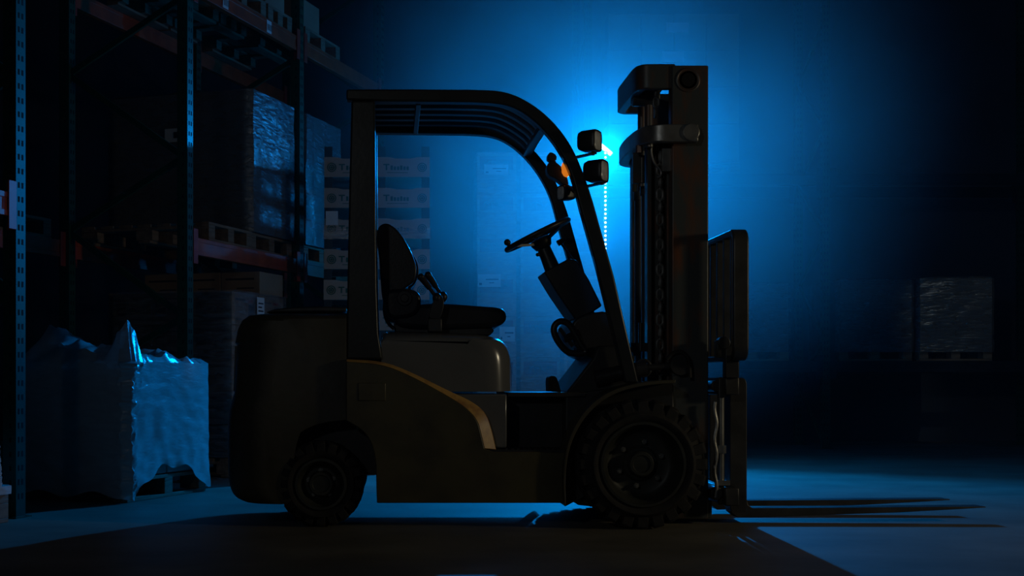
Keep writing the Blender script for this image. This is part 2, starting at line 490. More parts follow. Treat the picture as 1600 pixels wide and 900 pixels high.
MB().box(X(555, G), X(575, G), 6.9, 7.70, Z(552, G), Z(520, G)).build('rear_crossbar', M['guard'], fl, .005)

# --- lamps on the front pillar
def work_lamp(name, c, size, yaw, lens_m, depth=1.0):
    """rounded square lamp that looks along its own +X"""
    L_ = thing(name, None, None); L_.parent = fl
    L_.location = Vector(c)-fl.location; L_.rotation_euler = (0, 0, yaw)
    def sq(x, h):
        return [(x, math.copysign(abs(math.cos(t))**.45, math.cos(t))*h, math.copysign(abs(math.sin(t))**.45, math.sin(t))*h) for t in [2*PI*k/28 for k in range(28)]]
    s = size
    MB().loft([sq(-1.05*s*depth, .30*s), sq(-1.0*s*depth, .55*s), sq(-.85*s*depth, .80*s), (sq(-.5*s*depth, .95*s)), sq(.55*s, 1.0*s), sq(.80*s, 1.0*s), sq(.86*s, .95*s), sq(.86*s, .86*s), sq(.80*s, .84*s)]).build('lamp_housing', M['plastic'], L_, local=True, sharp=50)
    MB().loft([sq(.79*s, .85*s), sq(.86*s, .80*s), sq(.90*s, .55*s), sq(.915*s, .2*s)]).build('lamp_lens', lens_m, L_, local=True, sharp=60)
    return L_
Yl = 6.80
work_lamp('work_lamp', (X(921, Yl), Yl, Z(221, Yl)), .054, math.radians(-30), M['lens'])
work_lamp('work_lamp', (X(931, Yl), Yl, Z(268, Yl)), .056, math.radians(-30), M['lens'])
lb = MB()
for (x0, y0, x1, y1) in ((893, 247, 930, 240), (912, 292, 944, 286)):
    lb.bar([(X(x0, 6.85), 6.86, Z(y0, 6.85)), (X(x1, 6.82), 6.80, Z(y1, 6.82))], .035, .008)
    lb.cyl((X(x1-4, 6.82), 6.80, Z(y1, 6.82)-.012), (X(x1-4, 6.82), 6.80, Z(y1, 6.82)+.02), .008, 8)
lb.build('lamp_bracket', M['black'], fl)
# rear facing lamp, signal lamp and its stalk inside the pillar
work_lamp('rear_work_lamp', (X(884, 6.98), 6.98, Z(302, 6.98)), .038, math.radians(205), M['lens'], 1.2)
sl = MB()
sl.prism(XZ(6.97, chaikin([(853, 262), (860, 250), (874, 258), (884, 272), (889, 292), (880, 290), (868, 280), (856, 275)], 1, True)), 6.95, 7.03)
sl.prism(XZ(6.97, chaikin([(855, 243), (860, 237), (870, 243), (869, 252), (856, 252)], 1, True)), 6.96, 7.02)
sl.bar([(X(862, 6.98), 6.98, Z(252, 6.98)), (X(868, 6.98), 6.98, Z(262, 6.98))], .03, .03)
sl.bar([(X(866, 6.98), 6.98, Z(264, 6.98)), (X(905, 6.90), 6.90, Z(268, 6.9))], .02, .012)
sl.bar([(X(876, 6.98), 6.98, Z(280, 6.98)), (X(898, 6.98), 6.92, Z(302, 6.9))], .022, .012)
so = sl.build('signal_lamp', M['plastic'], fl, .003)
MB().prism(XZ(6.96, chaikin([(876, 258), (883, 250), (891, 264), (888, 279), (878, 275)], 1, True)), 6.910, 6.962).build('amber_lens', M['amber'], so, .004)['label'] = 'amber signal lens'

# --- seat
SY0, SY1 = 7.06, 7.54
bk = chaikin([(588, 372), (590, 355), (600, 348), (612, 351), (626, 364), (638, 384), (648, 405), (652, 424), (647, 442), (634, 449), (610, 470), (597, 470), (594, 430), (592, 395)], 2, True)
seat = thing('seat', None, None); seat.parent = fl; seat.location = (0, 0, 0)
MB().prism(XZ(SY0, bk), SY0, SY1).build('backrest', M['vinyl'], seat, .04, 4)
lum = chaikin([(642, 392), (650, 402), (655, 418), (653, 434), (645, 448), (636, 448), (642, 425)], 2, True)
MB().prism(XZ(SY0, lum), SY0+.05, SY1-.05).build('lumbar_cushion', M['vinyl'], seat, .02, 3)
hip = chaikin([(600, 452), (640, 450), (654, 456), (659, 468), (656, 484), (645, 496), (610, 500), (600, 485)], 2, True)
for ya in (SY0-.02, SY1-.06): MB().prism(XZ(SY0-.02, hip), ya, ya+.08).build('hip_support', M['vinyl'], seat, .02, 3)
MB().cyl((X(632, 7.04), 7.03, Z(466, 7.04)), (X(632, 7.04), 7.06, Z(466, 7.04)), .04, 24).cyl((X(632, 7.04), 7.02, Z(466, 7.04)), (X(632, 7.04), 7.04, Z(466, 7.04)), .022, 16).build('recline_knob', M['plastic'], seat, .004)
cu = chaikin([(612, 505), (620, 486), (655, 474), (700, 474), (750, 478), (782, 480), (791, 487), (792, 500), (782, 510), (760, 513), (640, 516)], 2, True)
MB().prism(XZ(SY0, cu), SY0, SY1).build('seat_cushion', M['vinyl'], seat, .03, 4)
MB().prism(XZ(SY0, [(615, 506), (770, 512), (773, 517), (766, 524), (618, 519)]), SY0+.03, SY1-.03).build('seat_rail', M['black'], seat, .006)
MB().tube([(X(a, 7.08), 7.08, Z(b, 7.08)) for a, b in chaikin([(602, 468), (600, 488), (606, 505), (616, 514)], 2)], .010).build('seat_belt', M['plastic'], seat)
lv = MB()
for (x0, y0, x1, y1, yy) in ((658, 433, 683, 466, 6.98), (669, 430, 692, 464, 7.06)):
    p0 = Vector((X(x0, yy), yy, Z(y0, yy))); p1 = Vector((X(x1, yy), yy, Z(y1, yy)))
    lv.cyl(p1, p0.lerp(p1, .4), .010, 12)
    lv.cyl(p0.lerp(p1, .55), p0.lerp(p1, .02), .014, 12, .018)
    lv.ball(p0, .019)
    lv.ball(p1, .024, 1, 1, 1.2)
lv.prism(XZ(7.0, chaikin([(682, 462), (694, 466), (692, 486), (686, 502), (668, 500), (674, 476)], 1, True)), 6.96, 7.05)
lv.build('hydraulic_lever', M['plastic'], fl, .003)
MB().box(X(668, 7.0), X(690, 7.0), 6.95, 7.06, Z(519, 7.0), Z(498, 7.0)).build('lever_console', M['black'], fl, .006)

# --- steering
sw = thing('steering_wheel', None, None); sw.parent = fl
swc = Vector((X(840, FY), FY, Z(367, FY)))
sw.location = swc-fl.location
tilt = math.atan2(49, 100)
A = Vector((-math.sin(tilt), 0, math.cos(tilt))); U = Vector((math.cos(tilt), 0, math.sin(tilt))); W = Vector((0, 1, 0))
MB().torus((0, 0, 0), A, .180, .0145, 56, 10).build('rim', M['plastic'], sw, local=True)
sp = MB()
for a in (90, 210, 330):
    d = U*math.cos(math.radians(a))+W*math.sin(math.radians(a))
    sp.bar([d*.178, d*.10-A*.025, d*.03-A*.045], .026, .012)
sp.build('spoke', M['plastic'], sw, local=True)
MB().lathe((0, 0, 0), A, [(-.085, .030), (-.075, .045), (-.045, .058), (-.026, .055), (-.018, .035), (-.015, .001)], 24).build('hub', M['plastic'], sw, local=True)
k0 = -U*.168-W*.05
MB().cyl(k0, k0+A*.026, .010).ball(k0+A*.032, .018).build('steering_knob', M['plastic'], sw, local=True)
colm = MB()
colm.cyl(swc-A*.05, (X(868, FY), FY, Z(432, FY)), .034, 20, .044)
colm.cyl((X(840, 7.22), 7.2, Z(398, 7.2)), (X(852, FY), FY, Z(402, FY)), .006, 8).ball((X(840, 7.2), 7.2, Z(398, 7.2)), .010)
colm.build('steering_column', M['plastic'], fl)
MB().prism(XZ(7.13, [(850, 425), (888, 404), (901, 406), (920, 436), (941, 478), (922, 490), (899, 500), (870, 458)]), 7.13, 7.47).build('column_cover', M['plastic'], fl, .008)
dl = MB().cyl((X(876, 7.42), 7.44, Z(378, 7.42)), (X(897, 7.42), 7.42, Z(408, 7.42)), .006, 8)
dl.cyl((X(872, 7.42), 7.44, Z(380, 7.42)), (X(882, 7.42), 7.44, Z(374, 7.42)), .017, 12, .013)
dl.build('direction_lever', M['plastic'], fl)
dash = chaikin([(893, 506), (905, 494), (938, 486), (952, 488), (968, 500), (985, 560), (930, 560), (915, 556), (900, 545), (893, 525)], 1, True)
MB().prism(XZ(7.0, dash), 7.0, 7.60).build('dashboard', M['plastic'], fl, .012, 3)
# looped pedal guard, pedals
lp = chaikin([(864, 512), (873, 501), (887, 504), (896, 516), (908, 540), (918, 552), (892, 553), (880, 545), (868, 528)], 2, True)
pg = MB().tube([(X(a, 6.97), 6.97, Z(b, 6.97)) for a, b in lp], .017, 10, True)
pg.bar([(X(874, 6.97), 6.97, Z(513, 6.97)), (X(895, 6.97), 6.97, Z(541, 6.97))], .012, .02)
pg.bar([(X(880, 6.97), 6.97, Z(530, 6.97)), (X(905, 6.97), 6.99, Z(520, 6.97))], .03, .04)
pg.bar([(X(899, 6.97), 6.97, Z(548, 6.97)), (X(935, 7.02), 7.02, Z(549, 7.02))], .03, .03)
pg.build('parking_brake_handle', M['plastic'], fl)
MB().prism(XZ(7.05, chaikin([(857, 612), (856, 592), (860, 587), (869, 588), (873, 598), (877, 613)], 1)), 7.05, 7.17).build('pedal', M['rubber'], fl, .004)

# --- mast
MN, MF = 6.95, 7.65
mx0, mx1 = X(1050, MN), X(1107, MN)
mt, mb_ = Z(102, MN), .025
mast = thing('mast', None, None); mast.parent = fl; mast.location = (0, 0, 0)
def outer_channel(mirror):
    a, b = ym(MN, mirror), ym(MN+.022, mirror)
    f = ym(MN+.09, mirror)
    m_ = MB()
    m_.box(mx0, mx1, min(a, b), max(a, b), mb_, mt)
    for x in (mx0, mx1-.022):
        m_.box(x, x+.022, min(b, f), max(b, f), mb_, mt)
    m_.build('outer_channel', M['mast'], mast, .007, 3)
both(outer_channel)
ix0, ix1 = X(1011, 7.05), X(1047, 7.05)
def inner_channel(mirror):
    m_ = MB()
    a, b, c = ym(7.04, mirror), ym(7.12, mirror), ym(7.06, mirror)
    m_.box(ix0, ix0+.022, min(a, b), max(a, b), .06, 2.02)
    m_.box(ix1-.018, ix1, min(a, b), max(a, b), .06, 2.02)
    b2 = ym(7.105, mirror)
    m_.box(ix0+.022, ix1-.018, min(b2, b), max(b2, b), .06, 2.02)
    m_.build('inner_channel', M['mast'], mast, .003)
both(inner_channel)
# top roller ring, black disc painted in for the dark of its hole
rc_ = Vector((X(1075, MN), MN, Z(125, MN)))
rg = MB().torus(rc_, (0, 1, 0), .056, .007, 40, 8).lathe(rc_, (0, -1, 0), [(0, .05), (.006, .05), (.006, .046), (-.004, .044), (-.004, .001)], 36)
rg.build('roller_boss', M['mast'], mast)
MB().cyl(rc_+Vector((0, -.002, 0)), rc_+Vector((0, -.0105, 0)), .034, 24).build('roller_hole_shade', M['hole'], mast)
# fixed top crossmember: bent plate round the back of both channels
def bent(name, z0, z1, pts, w, m_):
    path = chaikin(pts, 2)
    n = len(path)
    ins, outs = [], []
    for i, p in enumerate(path):
        t = Vector(path[min(i+1, n-1)])-Vector(path[max(i-1, 0)])
        t.normalize()
        nn = Vector((-t.y, t.x))
        outs.append(Vector(p)-nn*w/2); ins.append(Vector(p)+nn*w/2)
    b_ = MB()
    b_.prism_z([tuple(q) for q in outs]+[tuple(q) for q in ins[::-1]], z0, z1)
    return b_.build(name, m_, mast, .006, 2)
zt = Z(102.5, 7.0)
bent('top_crossmember', zt-.125, zt, [(mx0+.02, 6.985), (1.33, 6.985), (1.285, 6.985), (1.262, 7.03), (1.262, 7.3), (1.262, 7.57), (1.285, 7.615), (1.33, 7.615), (mx0+.02, 7.615)], .05, M['mast'])
MB().box(1.285, mx0+.03, 7.0, 7.60, zt-.05, zt-.03).build('crossmember_plate', M['mast'], mast)
z2 = Z(195, 6.9)
bent('inner_crossmember', z2-.088, z2, [(X(1090, 6.9), 6.905), (1.42, 6.905), (1.345, 6.905), (1.305, 6.935), (1.275, 7.02), (1.262, 7.3), (1.275, 7.58), (1.305, 7.665), (1.345, 7.695), (1.42, 7.695), (X(1090, 6.9), 7.695)], .055, M['steel'])
MB().box(1.30, 1.41, 7.0, 7.6, z2-.05, z2-.03).build('crossmember_plate', M['mast'], mast)
bs = MB().cyl((X(1078, 6.9), 6.868, Z(208, 6.9)), (X(1078, 6.9), 6.95, Z(208, 6.9)), .045, 24)
bs.build('crossmember_boss', M['steel'], mast, .006)
# lift cylinders
def cylinder(mirror):
    y = ym(7.20, mirror)
    MB().cyl((1.345, y, .08), (1.345, y, 1.72), .038, 20).cyl((1.345, y, 1.72), (1.345, y, 2.22), .022, 16).cyl((1.345, y, 1.70), (1.345, y, 1.745), .045, 20).build('lift_cylinder', M['mast'], mast)
both(cylinder)
mm = MB().box(X(988, 7.1), X(1000, 7.1), 7.08, 7.11, Z(287, 7.1), Z(240, 7.1)).cyl((X(1003, 7.1), 7.1, Z(286, 7.1)), (X(1003, 7.1), 7.1, Z(243, 7.1)), .015, 12)
mm.cyl((X(1000, 7.0), 7.02, Z(226, 7.0)), (X(1000, 7.0), 7.02, Z(238, 7.0)), .018, 6)
mm.build('hose_guide', M['mast'], mast)
MB().cyl((X(993, 7.1), 7.2, Z(145, 7.1)), (X(1035, 7.1), 7.2, Z(145, 7.1)), .05, 24).build('chain_sheave', M['mast'], mast, .006)
# chain: interlocking links
def chain(name, x, y, z0, z1, pitch=.064, r=.0075, jog=0):
    m_ = MB()
    n = int((z1-z0)/pitch)
    for k in range(n):
        zc = z1-pitch*(k+.5)
        h, w_ = pitch*.42, pitch*.24
        pts = [(w_*math.cos(t), h*math.copysign(1, math.sin(t))*.35+w_*1.15*math.sin(t)) for t in [2*PI*(q+.5)/12 for q in range(12)]]
        xo = x+jog*math.sin(k*1.7)
        if k % 2: path = [(xo+a, y, zc+b) for a, b in pts]
        else: path = [(xo, y+a, zc+b) for a, b in pts]
        m_.tube(path, r, 6, True)
    return m_.build(name, M['steel'], mast)
chain('lift_chain', X(1031, 7.02), 7.015, .25, Z(236, 7.02))
chain('lift_chain', X(1023, 7.05), 7.03, Z(192, 7.05), Z(136, 7.05), .055, .0065, .004)
chain('lift_chain', X(1031, 7.02), ym(7.015, True), .25, Z(236, 7.02))
hk = MB().tube([(X(a, 7.0), 6.99, Z(b, 7.0)) for a, b in chaikin([(1017, 228), (1017, 240), (1021, 255), (1028, 262), (1033, 268), (1032, 276), (1026, 278)], 2)], .006, 8)
hk.box(X(1009, 6.97), X(1021, 6.97), 6.955, 6.985, Z(225, 6.97), Z(219, 6.97)).cyl((X(1015, 6.97), 6.97, Z(225, 6.97)), (X(1015, 6.97), 6.97, Z(230, 6.97)), .018, 12)
hk.box(X(1034, 7.0), X(1047, 7.0), 6.99, 7.03, Z(268, 7.0), Z(232, 7.0))
hk.build('chain_anchor', M['steel'], mast, .002)
# mast foot and tilt cylinders
MB().box(X(1070, 6.97), X(1112, 6.97), 6.96, 7.64, .03, .12).build('mast_foot', M['mast'], mast, .006)
def tilt_cyl(mirror):
    y = ym(6.93, mirror)
    t_ = MB().cyl((X(930, 6.93), y, Z(592, 6.93)), (X(1010, 6.93), y, Z(574, 6.93)), .040, 20)
    t_.cyl((X(1008, 6.93), y, Z(575, 6.93)), (X(1062, 6.93), y, Z(570, 6.93)), .018, 14)
    t_.cyl((X(1062, 6.93), y-.03, Z(570, 6.93)), (X(1062, 6.93), y+.03, Z(570, 6.93)), .052, 24)
    t_.torus((X(1005, 6.93), y, Z(575, 6.93)), (0, 1, 0), .040, .008, 24, 8)
    t_.build('tilt_cylinder', M['black'], fl)
both(tilt_cyl)
hs = MB().tube([(X(a, 6.93), 6.90, Z(b, 6.93)) for a, b in chaikin([(1040, 562), (1050, 551), (1062, 549), (1071, 555), (1075, 566), (1076, 590)], 2)], .010, 8)
hs.build('hydraulic_hose', M['rubber'], fl)
pk = MB().cyl((X(1001, 7.05), 7.05, Z(548, 7.05)), (X(1001, 7.05), 7.05, Z(504, 7.05)), .012, 12)
pk.box(X(985, 7.05), X(1012, 7.05), 7.04, 7.08, Z(549, 7.05), Z(536, 7.05)).cyl((X(994, 7.05), 7.05, Z(556, 7.05)), (X(994, 7.05), 7.05, Z(549, 7.05)), .018, 12)
pk.tube([(X(a, 7.05), 7.05, Z(b, 7.05)) for a, b in chaikin([(986, 549), (994, 547), (999, 552), (999, 560)], 1)], .006, 8)
pk.build('mast_bracket', M['black'], fl)

# --- carriage, load backrest, forks
car = thing('carriage', None, None); car.parent = fl; car.location = (0, 0, 0)
cx0, cx1 = 1.665, 1.735
cb = MB()
cb.box(cx0, cx1, 6.86, 7.74, .655, .745).box(cx0, cx1, 6.86, 7.74, .10, .19)
cb.box(cx0-.02, cx0+.01, 6.92, 6.95, .10, .745).box(cx0-.02, cx0+.01, 7.65, 7.68, .10, .745)
cb.cyl((1.64, 6.93, .70), (1.64, 7.67, .70), .03, 14).cyl((1.63, 6.90, .16), (1.63, 7.70, .16), .035, 14)
cb.build('fork_bar', M['fork'], car, .006)
rod = MB().cyl((1.66, 6.93, .22), (1.66, 6.93, .64), .016, 12).cyl((1.66, 6.93, .36), (1.66, 6.93, .40), .026, 6)
rod.tube([(1.625, 6.90, z) for z in (.14,)] + [(1.625+.006*math.sin(z*40), 6.90, z) for z in [.16+.02*k for k in range(24)]], .010, 8)
rod.box(1.64, 1.70, 6.90, 6.93, .20, .225)
rod.build('side_shift_rod', M['steel'], car)
yb0, yb1, zb0, zb1 = 6.76, 7.84, .825, Z(356, 6.76)
def rrect(y0, y1, z0, z1, r, n=6):
    out = []
    for cy, cz, a0 in ((y1-r, z1-r, 0), (y0+r, z1-r, 90), (y0+r, z0+r, 180), (y1-r, z0+r, 270)):
        for k in range(n+1):
            a = math.radians(a0+90*k/n)
            out.append((cy+r*math.cos(a), cz+r*math.sin(a)))
    return out
bo, bi = rrect(yb0, yb1, zb0, zb1, .07), rrect(yb0+.03, yb1-.03, zb0+.03, zb1-.03, .045)
bx0, bx1 = X(1146, 6.76), X(1170.5, 6.76)
MB().ring_prism(bo, bi, lambda p, k: ((bx0, bx1)[k], p[0], p[1])).build('backrest_frame', M['fork'], car, .008, 3)
for k in range(7):
    y = yb0+.10+k*(yb1-yb0-.20)/6
    MB().box(bx0+.01, bx0+.05, y-.012, y+.012, zb0+.02, zb1-.02).build('backrest_bar', M['fork'], car, .003)
for y in (6.87, 7.73):
    bb = MB()
    bb.box(1.66, 1.73, y-.03, y+.03, .74, .90).box(1.62, 1.68, y-.02, y+.04, .84, .93)
    bb.cyl((1.655, y-.035, .915), (1.655, y+.035, .915), .032, 16)
    bb.build('backrest_bracket', M['black'], car, .005)
FK = 6.99
fk = XZ(FK, [(1141, 600), (1143, 593), (1149, 590), (1160, 590), (1165, 593), (1167, 600), (1167, 780), (1169, 789), (1176, 794), (1260, 793.5), (1400, 792.5), (1540, 791.5), (1541, 793), (1500, 795.5), (1400, 801), (1260, 805.5), (1180, 808.5), (1153, 809), (1143, 801), (1141, 792)])
for y0 in (FK, 7.44):
    MB().prism(fk, y0, y0+.12).build('fork', M['fork'], car, .004)

# ------------------------------------------------------------------ pallet rack on the left
RD = Vector((.340, .940, 0)); RN = Vector((-.940, .340, 0))
RZ = math.atan2(.940, .340)                       # local +x runs along the row, +y into the rack
C0 = Vector((X(297, 9.9), 9.9, 0))
LV = (1.715, 3.615)                               # centre heights of the two beam levels
FD = 1.08                                         # depth of a frame

def post(p, x, y, h, holes_x=True, flip=1):
    """upright with slots on the aisle-side faces; local coordinates, its near corner at x, y"""
    w, dp = .072, .085
    m_ = MB()
    m_.box(x, x+dp, y, y+.006, 0, h)
    m_.box(x, x+.006, y+.006, y+w, 0, h).box(x+dp-.006, x+dp, y+.006, y+w, 0, h)
    m_.box(x+.002, x+.025, y+w, y+w+.012, 0, h).box(x+dp-.025, x+dp-.002, y+w, y+w+.012, 0, h)
    s_ = m_
    s_.mi = 1
    z = .10
    while z < h-.05:
        s_.box(x+.020, x+.033, y-.0012, y+.001, z, z+.030).box(x+.052, x+.065, y-.0012, y+.001, z, z+.030)
        s_.box(x-.0012, x+.001, y+.030, y+.042, z, z+.026)
        z += .075
    o = m_.build('post', (M['green'], M['hole']), p, local=True)
    MB().box(x-.03, x+dp+.03, y-.02, y+w+.03, 0, .008).build('base_plate', M['green'], o, local=True)
    return o

def brace(p, a, b):
    MB().bar([a, b], .028, .045).build('brace', M['green'], p, .003, 2, local=True)

def beam(p, x0, x1, y, z, m_, labels=(), conn=M['red'], face=-1):
    """box beam with a raised lip and two end connectors"""
    h, w = .125, .045
    yy = (y, y+w)
    b = MB().box(x0, x1, yy[0], yy[1], z-h/2, z+h/2)
    b.box(x0, x1, yy[0]-.004, yy[0], z-h/2, z-h/2+.03).box(x0, x1, yy[0]-.004, yy[0], z+h/2-.03, z+h/2)
    o = b.build('beam', m_, p, .004, 2, local=True)
    for (xa, xb) in ((x0-.065, x0+.004), (x1-.004, x1+.065)):
        c = MB().box(xa, xb, y-.012, y-.006, z-.13, z+.125)
        xe = xa if xa < x0 else xb
        c.box(min(xa, xb) if xa < x0-.01 else xb-.006, (xa+.006) if xa < x0-.01 else xb, y-.012, y+.05, z-.13, z+.125)
        c.build('connector', conn, o, .002, 2, local=True)
    for (lx, lw) in labels:
        MB().box(lx, lx+lw, y-.0065, y-.0042, z-.05, z+.05).build('location_label', M['paper'], o, local=True)
        q = MB()
        for k in range(5):
            q.box(lx+.015+.02*k, lx+.022+.02*k, y-.0085, y-.0066, z-.03, z+.02)
        q.build('label_print', M['ink'], o, local=True)
    return o

rack = thing('pallet_rack', 'green pallet rack with red beams holding loads behind the forklift counterweight', 'pallet rack', C0, RZ, 'green pallet racks')
H = 5.6
for t in (0, 2.0, 4.0):
    post(rack, t-.04, 0, H)
    post(rack, t-.04, FD-.09, H)
    zz = [(.04, 0), (.70, 1), (1.195, 0), (1.85, 1), (2.35, 0), (3.02, 1), (3.51, 0), (4.2, 1), (4.7, 0)]
    for (za, sa), (zb, sb) in zip(zz, zz[1:]):
        brace(rack, (t, .05 if sa == 0 else FD-.06, za), (t, .05 if sb == 0 else FD-.06, zb))
for t in (0, 2.0):
    for z in LV:
        beam(rack, t+.11, t+1.90, .006, z, M['orange'], ((.52, .09), (1.30, .09)) if z > 3 and t == 0 else ())
        beam(rack, t+.11, t+1.90, FD-.05, z, M['orange'])
# back row bay that reaches towards the camera behind the first frame
beam(rack, -1.95, -.10, FD-.05, 1.715, M['orange'])
beam(rack, -1.95, -.10, FD+.95, 1.715, M['orange'])
post(rack, -.04, FD+.91, H)

A0 = Vector((X(25, 7.25), 7.25, 0))
rackA = thing('pallet_rack', 'slotted green pallet rack upright with short red beam, nearest the camera', 'pallet rack', A0, RZ, None)
for t in (0, -2.0):
    post(rackA, t, 0, H)
    post(rackA, t, FD-.09, H)
    for (za, sa), (zb, sb) in zip(zz, zz[1:]):
        brace(rackA, (t+.04, .05 if sa == 0 else FD-.06, za), (t+.04, .05 if sb == 0 else FD-.06, zb))
for z in (1.655, 3.615):
    beam(rackA, -1.85, -.065, .006, z, M['orange'])
    beam(rackA, -1.85, -.065, FD-.05, z, M['orange'])

# ------------------------------------------------------------------ pallets and loads
def make_pallet(label, loc, rz, lx=.8, ly=1.2, group='wooden pallets'):
    """timber pallet, local corner at 0,0; entry side along x"""
    p = thing('pallet', label, 'pallet', loc, rz, group)
    n = 7
    bw = ly/n*.72
    def rep(nm, size, spots):
        src = None
        for q in spots:
            if src is None:
                src = MB().box(0, size[0], 0, size[1], 0, size[2]).build(nm, M['wood'], p, .002, 1, local=True); o = src
            else:
                o = src.copy(); COL.objects.link(o)
            o.location = q
    xs = (0, (lx-.1)/2, lx-.1)
    rep('deck_board', (lx, bw, .022), [(0, k*(ly-bw)/(n-1), .122) for k in range(n)])
    rep('stringer', (.1, ly, .0215), [(x, 0, .100) for x in xs])
    rep('block', (.1, .14, .077), [(x, y, .0225) for x in xs for y in (0, (ly-.14)/2, ly-.14)])
    rep('runner', (lx, .1, .021), [(0, y, .001) for y in (0, (ly-.1)/2, ly-.1)])
    return p

def film_shell(lx, ly, z0, z1, bulge=.02, hem=None, tufts=(), crumple=.02, seed=0, nu=110, nv=26, top=True, pad=.018, corner=0):
    """stretch film round a block lx by ly: side wall, wrinkled, with a gathered top"""
    m_ = MB()
    per = 2*(lx+ly)
    def at(u):
        s_ = u*per
        if s_ < lx: return (s_, -pad), (0, -1)
        s_ -= lx
        if s_ < ly: return (lx+pad, s_), (1, 0)
        s_ -= ly
        if s_ < lx: return (lx-s_, ly+pad), (0, 1)
        return (-pad, ly-(s_-lx)), (-1, 0)
    rows = []
    for j in range(nv+1):
        v = j/nv
        row = []
        for i in range(nu):
            u = i/nu
            (x, y), (nx, ny) = at(u)
            zb = hem(u) if hem else z0
            z = zb+(z1-zb)*v
            q = noise.noise(Vector((x*3+seed, y*3, z*4)))*.6+noise.noise(Vector((x*9+seed, y*9, z*16)))*.4
            o = bulge*(.5+q)*(.5+.9*(1-v)**2 if hem else 1)
            if corner:
                cd = min(math.hypot(x, y), .5)
                g = math.exp(-(cd/.13)**2)*max(0, (v-.55)/.45)+.5*math.exp(-(cd/.06)**2)
                o += corner*g*abs(noise.noise(Vector((x*26+y*26, z*30, seed))))*2
            o = max(o, .001)
            row.append((x+nx*o, y+ny*o, z))
        rows.append(row)
    if top:
        cx, cy = lx/2, ly/2
        for k in (.06, .14, .24, .36, .5, .66, .82, .96):
            row = []
            for i in range(nu):
                (x, y), _ = at(i/nu)
                xx, yy = x+(cx-x)*k, y+(cy-y)*k
                q = noise.noise(Vector((xx*5+seed, yy*5, 2)))+.6*noise.noise(Vector((xx*14+seed, yy*14, 5)))
                z = z1+.012+crumple*max(-.3, q+.35)
                for (tx, ty, th, tr) in tufts:
                    dd = ((xx-tx)**2+(yy-ty)**2)/tr**2
                    z += th*math.exp(-dd)*(1+.35*noise.noise(Vector((xx*22, yy*22, seed))))
                row.append((xx, yy, z))
            rows.append(row)
    m_.loft(rows, caps=False)
    if top:
        pass
    return m_

# --- front left wrapped pallet, half in the blue light
P1 = Vector((X(199, 8.18), 8.18, 0))
def at_row(o, t, s_, z=0): return o+RD*t+RN*s_+Vector((0, 0, z))
make_pallet('wooden pallet under the film wrapped load by the forklift counterweight', P1, RZ, 1.0, .82)
wl = thing('wrapped_load', 'pale film wrapped load lit blue, low behind the forklift counterweight', 'wrapped load', at_row(P1, 0, 0, .146), RZ)
ld = MB()
for i in range(2):
    for k in range(3):
        ld.box(.01+i*.49, .49+i*.49, .01, .80, k*.225+.002, (k+1)*.225-.003)
ld.build('goods', M['sheets'], wl, .01, local=True)
def hem1(u):
    per = 2*(1.0+.82)
    s_ = u*per
    if s_ < 1.0: return -.135+.19*max(0, math.sin(PI*min(1, max(0, (s_-.02)/.93))))**.7+.02*math.sin(s_*21)
    return -.10+.02*math.sin(s_*17)
fs = film_shell(1.0, .82, 0, .70, .022, hem1, ((.08, .06, .19, .075), (.13, .30, .10, .15), (.16, .58, .18, .13), (.6, .3, .03, .2)), .06, 3.1, 220, 60, True, .018, .026)
fs.build('film', M['film'], wl, local=True)
pt = MB().box(.33, .46, -.052, -.050, .34, .39)
# faint print on the wrapped goods
for (x0, w_) in ((.50, .05), (.60, .03), (.65, .05), (.72, .035)):
    pass
ink = MB()
for k, x0 in enumerate((.42, .50, .56, .62)):
    ink.box(x0, x0+.022, -.0005, .0095, .50, .56).box(x0+.02, x0+.045, -.0005, .0095, .50+.02*(k % 2), .52+.02*(k % 2))
ink.build('carton_print', M['ink'], wl, local=True)
pt.bm.free()

# --- stack of paper in the left edge bay
P2 = A0 - RD*1.03 + RN*.005
P2 = Vector((X(17, 7.07), 7.07, 0)) - RD*.82
make_pallet('wooden pallet under the white paper stack beside the nearest upright', P2, RZ, .8, .9)
ps = thing('paper_stack', 'white stack of wrapped sheets lit blue beside the nearest slotted green upright', 'stack', at_row(P2, 0, 0, .146), RZ)
q = MB()
for k in range(22):
    j = random.uniform(-.006, .006)
    q.box(.02+j, .775+j*.5-.001*k, .02+j, .86, .018+.0105*k, .018+.0105*k+.0095)
q.box(.0, .80, .005, .89, .004, .017)
q.build('sheets', M['sheets'], ps, local=True)
film_shell(.79, .88, .003, .045, .03, None, (), .01, 8, 120, 5, False).build('film', M['film'], ps, local=True)

# --- cartons under the shelf
def carton_proto(lx, ly, h, m_, name='carton', label='', prints=(), ink=None, cat='carton'):
    """carton with corner at the origin; tape strip on top; printed marks on faces"""
    c = thing(name, label, cat)
    MB().box(0, lx, 0, ly, 0, h).build('box', m_, c, .004, 2, local=True)
    MB().box(0, lx, ly/2-.025, ly/2+.025, h, h+.0006).build('tape', M['cardpale'], c, local=True)
    for (mat_, fn) in prints:
        b = MB(); fn(b); b.build('print', mat_, c, local=True)
    return c

def wave(b, face, x0, x1, z0, z1, n, off, r=.004):
    """a handwriting-like line of joined strokes; face 'x' lies on y=off, 'y' on x=off"""
    pts = []
    for k in range(n*4+1):
        a = k/(n*4)
        x = x0+(x1-x0)*a+.012*math.sin(k*1.3)
        z = (z0+z1)/2+(z1-z0)/2*math.sin(k*PI/2+.4*math.sin(k))*(.6+.4*math.cos(k*.9))
        pts.append((x, off, z) if face == 'x' else (off, x, z))
    b.tube(pts, r, 5)

